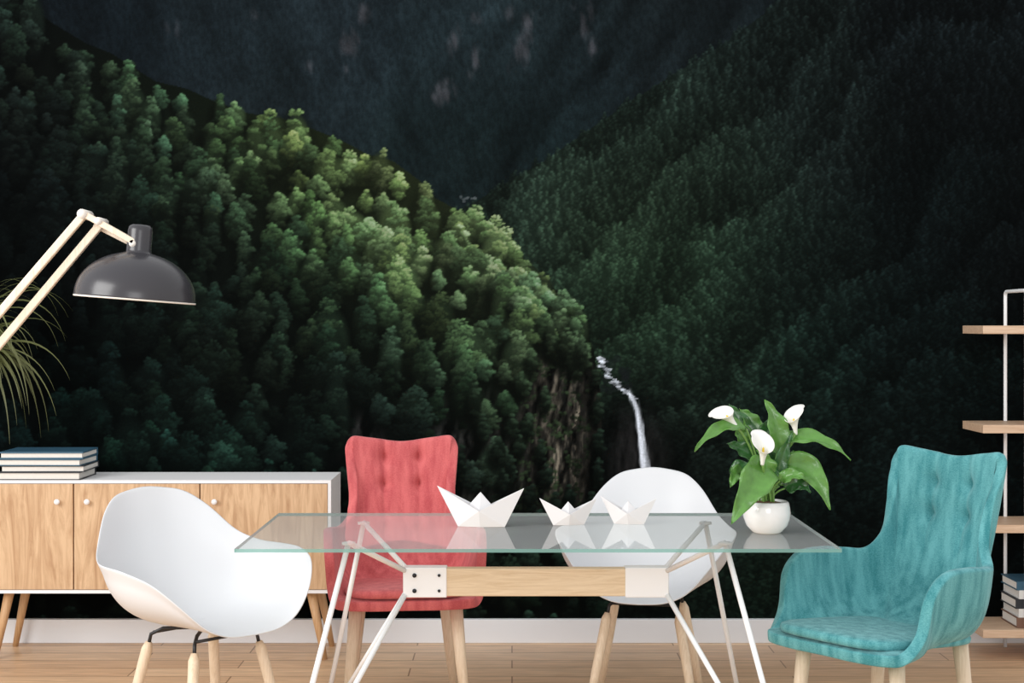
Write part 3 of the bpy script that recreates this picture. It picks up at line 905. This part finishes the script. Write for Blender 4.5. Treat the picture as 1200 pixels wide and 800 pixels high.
# ------------------------------------------------------------------ paper boats
def boat(loc, s, hgt, rot, label):
    c = thing('paper_boat', loc, label, 'paper boat', rot, 'folded paper boats on the glass table')
    h = hgt
    A = (-0.52*s, 0, 0.0); B = (0.56*s, 0, 0.0); TL = (-s, 0, h); TR = (s, 0, h*0.96)
    MF = (0.0, -0.30*s, h*0.42); MB = (0.0, 0.30*s, h*0.42); KF = (0, -0.10*s, 0); KB = (0, 0.10*s, 0)
    vs = [A, B, TL, TR, MF, MB, KF, KB]
    fs = [(0,6,4),(0,4,2),(6,1,4),(1,3,4),(0,5,7),(0,2,5),(7,5,1),(1,5,3),(0,7,1,6)]
    hull = mesh_obj('hull', vs, fs, M_paper, c, smooth=False)
    sl = hull.modifiers.new('s', 'SOLIDIFY'); sl.thickness = 0.0012
    pk = [(-0.46*s, 0, h*0.30), (0.46*s, 0, h*0.30), (0, -0.03*s, h*0.86), (0, 0.03*s, h*0.86), (0, -0.20*s, h*0.28), (0, 0.20*s, h*0.28)]
    pf = [(0,4,2),(4,1,2),(0,3,5),(5,3,1),(0,2,3),(1,3,2)]
    pkk = mesh_obj('peak', pk, pf, M_paper, c, smooth=False)
    return c
boat((-0.098, 4.66, 0.7505), 0.136, 0.125, math.radians(-6), 'large white folded paper boat on the glass table')
boat((0.176, 4.70, 0.7505), 0.092, 0.085, math.radians(10), 'small white folded paper boat in middle on glass table')
boat((0.366, 4.72, 0.7505), 0.088, 0.085, math.radians(-12), 'small white folded paper boat near the lily pot')

# ------------------------------------------------------------------ calla lily
cl_ = thing('potted_calla_lily', (0.769, 4.53, 0.750), 'white calla lilies with green leaves in round white pot', 'potted plant')
K = 4.51/1759.0
def Q(px, py, y=0.0): return Vector(((px-900)*K, y, (625-py)*K))
lathe('pot', [(0.0001,0.0),(0.038,0.0),(0.045,0.004),(0.061,0.022),(0.0695,0.044),(0.0715,0.062),(0.0690,0.080),(0.065,0.094),(0.060,0.096),(0.057,0.088),(0.057,0.078)], M_pot, cl_, seg=56, label='round white glazed pot')
lathe('soil', [(0.0575,0.087),(0.03,0.094),(0.0001,0.098)], M_soil, cl_, seg=32)
def bez(a, b, c, t): return a*(1-t)**2 + b*2*t*(1-t) + c*t*t
def leaf(base, mid, tip, w, mat, tilt=0.6, fold=0.25, stem=True):
    base, mid, tip = Vector(base), Vector(mid), Vector(tip)
    N, Mx = 22, 10
    w *= 1.18
    Vv, Ff = [], []
    for i in range(N+1):
        t = i/N
        p = bez(base, mid, tip, t)
        d = (bez(base, mid, tip, min(t+0.02, 1))-bez(base, mid, tip, max(t-0.02, 0))).normalized()
        view = Vector((0.15, -1, tilt)).normalized()
        s = d.cross(view).normalized()
        nn = s.cross(d).normalized()
        ww = w*0.5*(math.sin(math.pi*min(t**0.62, 1)))**0.85*(1-0.25*t) + 0.0003
        ww *= 1+0.07*math.sin(t*19+base.x*90)
        for j in range(Mx+1):
            q = 2*j/Mx-1
            Vv.append(p + s*q*ww + nn*(-fold)*ww*abs(q)**1.1*-1 + nn*0.006*math.sin(t*18+q*2+base.x*70)*q*q)
    for i in range(N):
        for j in range(Mx):
            k = i*(Mx+1)+j
            Ff.append((k, k+1, k+Mx+2, k+Mx+1))
    lf = mesh_obj('leaf', Vv, Ff, mat, cl_)
    sm = lf.modifiers.new('s', 'SOLIDIFY'); sm.thickness = 0.0008
    if stem:
        r = Vector((random.uniform(-0.02, 0.02), random.uniform(-0.02, 0.02), 0.09))
        md = Vector((base.x*0.35, base.y*0.5, (base.z+r.z)*0.55))
        tube('stem', [bez(r, md, base, k/8) for k in range(9)], [0.0030]*9, M_stem, cl_, seg=8)
leaf(Q(874,502,-.03), Q(842,488,-.05), Q(811,527,-.08), .046, M_leaf, 1.2, .4)
leaf(Q(886,522,.02), Q(866,492,.02), Q(857,474,.03), .058, M_leafd, .3, .4)
leaf(Q(912,532,-.02), Q(916,500,-.03), Q(896,468,-.02), .068, M_leaf, .2, .45)
leaf(Q(916,518,-.02), Q(955,500,-.05), Q(992,537,-.08), .052, M_leaf, 1.0, .4)
leaf(Q(922,545,-.03), Q(950,538,-.06), Q(967,594,-.09), .078, M_leaf, .3, .5)
leaf(Q(888,538,-.01), Q(868,524,-.02), Q(851,519,-.03), .050, M_leafd, .5, .4)
leaf(Q(897,542,-.05), Q(880,556,-.10), Q(851,609,-.12), .098, M_leaf, .2, .35)
leaf(Q(904,546,-.04), Q(890,556,-.07), Q(874,594,-.07), .062, M_leafd, .3, .4)
leaf(Q(908,560,-.03), Q(912,540,-.04), Q(927,506,-.04), .045, M_leafd, .3, .4)
leaf(Q(925,560,.03), Q(950,530,.05), Q(962,562,.05), .05, M_leafd, .6)
leaf(Q(918,522,.03), Q(936,508,.05), Q(958,516,.05), .04, M_leafd, .8)
leaf(Q(880,560,.03), Q(868,540,.05), Q(860,560,.06), .05, M_leafd, .6)
leaf(Q(893,510,.03), Q(880,490,.03), Q(870,480,.04), .05, M_leaf, .4, .4)
leaf(Q(900,556,-.05), Q(898,540,-.07), Q(884,526,-.06), .045, M_leaf, .4, .4)
leaf(Q(898,520,.02), Q(900,500,.03), Q(916,488,.03), .045, M_leafd, .4, .4)
leaf(Q(868,556,-.02), Q(862,548,-.04), Q(854,570,-.05), .045, M_leaf, .4, .4)
leaf(Q(912,562,-.05), Q(926,548,-.08), Q(940,560,-.09), .04, M_leaf, .6, .4)
leaf(Q(905,570,-.03), Q(900,548,-.05), Q(893,536,-.05), .05, M_leafd, .4, .4)
leaf(Q(915,570,.0), Q(925,545,.0), Q(932,528,.0), .05, M_leaf, .4, .4)
leaf(Q(876,520,.0), Q(868,508,.0), Q(862,500,.0), .04, M_leaf, .4, .4)
leaf(Q(905,548,.03), Q(905,525,.03), Q(902,505,.03), .06, M_leafd, .3, .4)
leaf(Q(920,572,-.02), Q(936,560,-.04), Q(948,576,-.05), .05, M_leafd, .5, .4)
def calla(base, axis, size, face):
    base = Vector(base); ax = Vector(axis).normalized(); fc = Vector(face)
    fc = (fc - ax*fc.dot(ax)).normalized(); sd = ax.cross(fc).normalized()
    Vv, Ff = [], []; NU, NV = 32, 14
    for j in range(NV+1):
        v = j/NV
        for i in range(NU+1):
            u = i/NU; a = u*2*math.pi
            back = 0.5-0.5*math.cos(a)
            r = size*(0.07+0.10*v+0.28*v**3.0)*(0.85+0.25*back)
            hgt = size*(v*(0.72+0.45*back) - 0.18*max(v-0.6, 0)*1.2*(1-back))
            tip = max(0, back-0.86)/0.14
            r += size*0.20*tip*v**4
            p = base + ax*hgt + (fc*math.cos(a)+sd*math.sin(a))*r
            Vv.append(p)
    for j in range(NV):
        for i in range(NU):
            k = j*(NU+1)+i
            Ff.append((k, k+1, k+NU+2, k+NU+1))
    fl = mesh_obj('flower', Vv, Ff, M_petal, cl_, label='white calla bloom')
    sm = fl.modifiers.new('s', 'SOLIDIFY'); sm.thickness = 0.001
    tube('spadix', [base+ax*size*0.1, base+ax*size*0.4, base+ax*size*0.66, base+ax*size*0.72], [size*.04, size*.05, size*.04, size*.015], M_spadix, fl, seg=12, label='yellow spadix')
    r = Vector((random.uniform(-0.015, 0.015), 0, 0.09))
    md = Vector((base.x*0.3, base.y*0.5, base.z*0.75))
    tube('stem', [bez(r, md, base, k/10) for k in range(10)]+[base+ax*size*.08], [0.0035]*10+[size*.07], M_stem, cl_, seg=10)
calla(Q(864,500,-.03), (-0.75, -0.1, 0.75), 0.070, (-0.2, -0.6, 0.8))
calla(Q(889,542,-.09), (0.0, -0.30, 0.9), 0.078, (0.3, -1, 0.3))
calla(Q(932,509,-.03), (-0.15, -0.1, 0.95), 0.070, (-0.7, -0.7, 0.2))

# ------------------------------------------------------------------ shelving unit
su = thing('shelving_unit', (2.5, 6.29, 0), 'open shelving unit with thin white metal frame and wooden shelves', 'shelf')
fx0, fx1 = 2.11-2.5, 0.42
yF, yB = -0.13, 0.13
for zc in (1.356, 0.949, 0.540, 0.110):
    box('shelf', (1.93-2.5, -0.14, zc-0.017), (0.6, 0.14, zc+0.017), M_shelfw, su, bevel=0.002, label='wooden shelf board')
for fx in (fx0, fx1):
    tube('frame', [(fx, yB, 0), (fx, yB, 0.8), (fx, yB, 1.498), (fx, yB, 1.503), (fx, yB-0.005, 1.513), (fx, yB-0.015, 1.518), (fx, yB-0.020, 1.518), (fx, yF+0.020, 1.518), (fx, yF+0.015, 1.518), (fx, yF+0.005, 1.513), (fx, yF, 1.503), (fx, yF, 1.498), (fx, yF, 0.8), (fx, yF, 0)], 0.0075, M_metalw, su, seg=12, label='thin white metal side frame')
g = 'books stacked on the low shelf'
z = 0.1285
for (h, cv, lb, dx) in [(0.042, Cb4, 'brown hardcover book at bottom of stack on low shelf', 0.0), (0.036, Cb5, 'white hardcover book in stack on low shelf', 0.008),
                        (0.040, Cb3, 'charcoal hardcover book in stack on low shelf', -0.004), (0.036, Cb5, 'white hardcover book in stack on low shelf', 0.01), (0.036, Cb1, 'teal hardcover book on top of stack on low shelf', 0.0)]:
    book((2.215+dx, 6.285, z), (0.27, 0.20, h), cv, lb, g, spine=True)
    z += h

# ------------------------------------------------------------------ light
w = bpy.data.worlds.new('world'); scene.world = w; w.use_nodes = True
bg = w.node_tree.nodes['Background']
bg.inputs['Color'].default_value = (0.985, 0.99, 1.0, 1); bg.inputs['Strength'].default_value = 0.97
def area(name, loc, target, size, energy, col=(1, 1, 1)):
    l = bpy.data.lights.new(name, 'AREA'); l.shape = 'RECTANGLE'; l.size = size[0]; l.size_y = size[1]; l.energy = energy; l.color = col
    o = bpy.data.objects.new(name, l); o.location = loc
    o.rotation_euler = (Vector(target)-Vector(loc)).to_track_quat('-Z', 'Y').to_euler()
    COL.objects.link(o); return o
area('left_key_light', (-3.6, 2.2, 2.6), (0, 5.0, 0.5), (2.4, 2.0), 140, (1, 0.99, 0.97))  # unseen key light added from the left, models the white chairs
area('front_fill_light', (0.4, -1.6, 1.9), (0, 5.2, 0.6), (2.4, 1.8), 80, (0.98, 0.99, 1.0))  # unseen fill light added behind the camera, evens out the chair shells
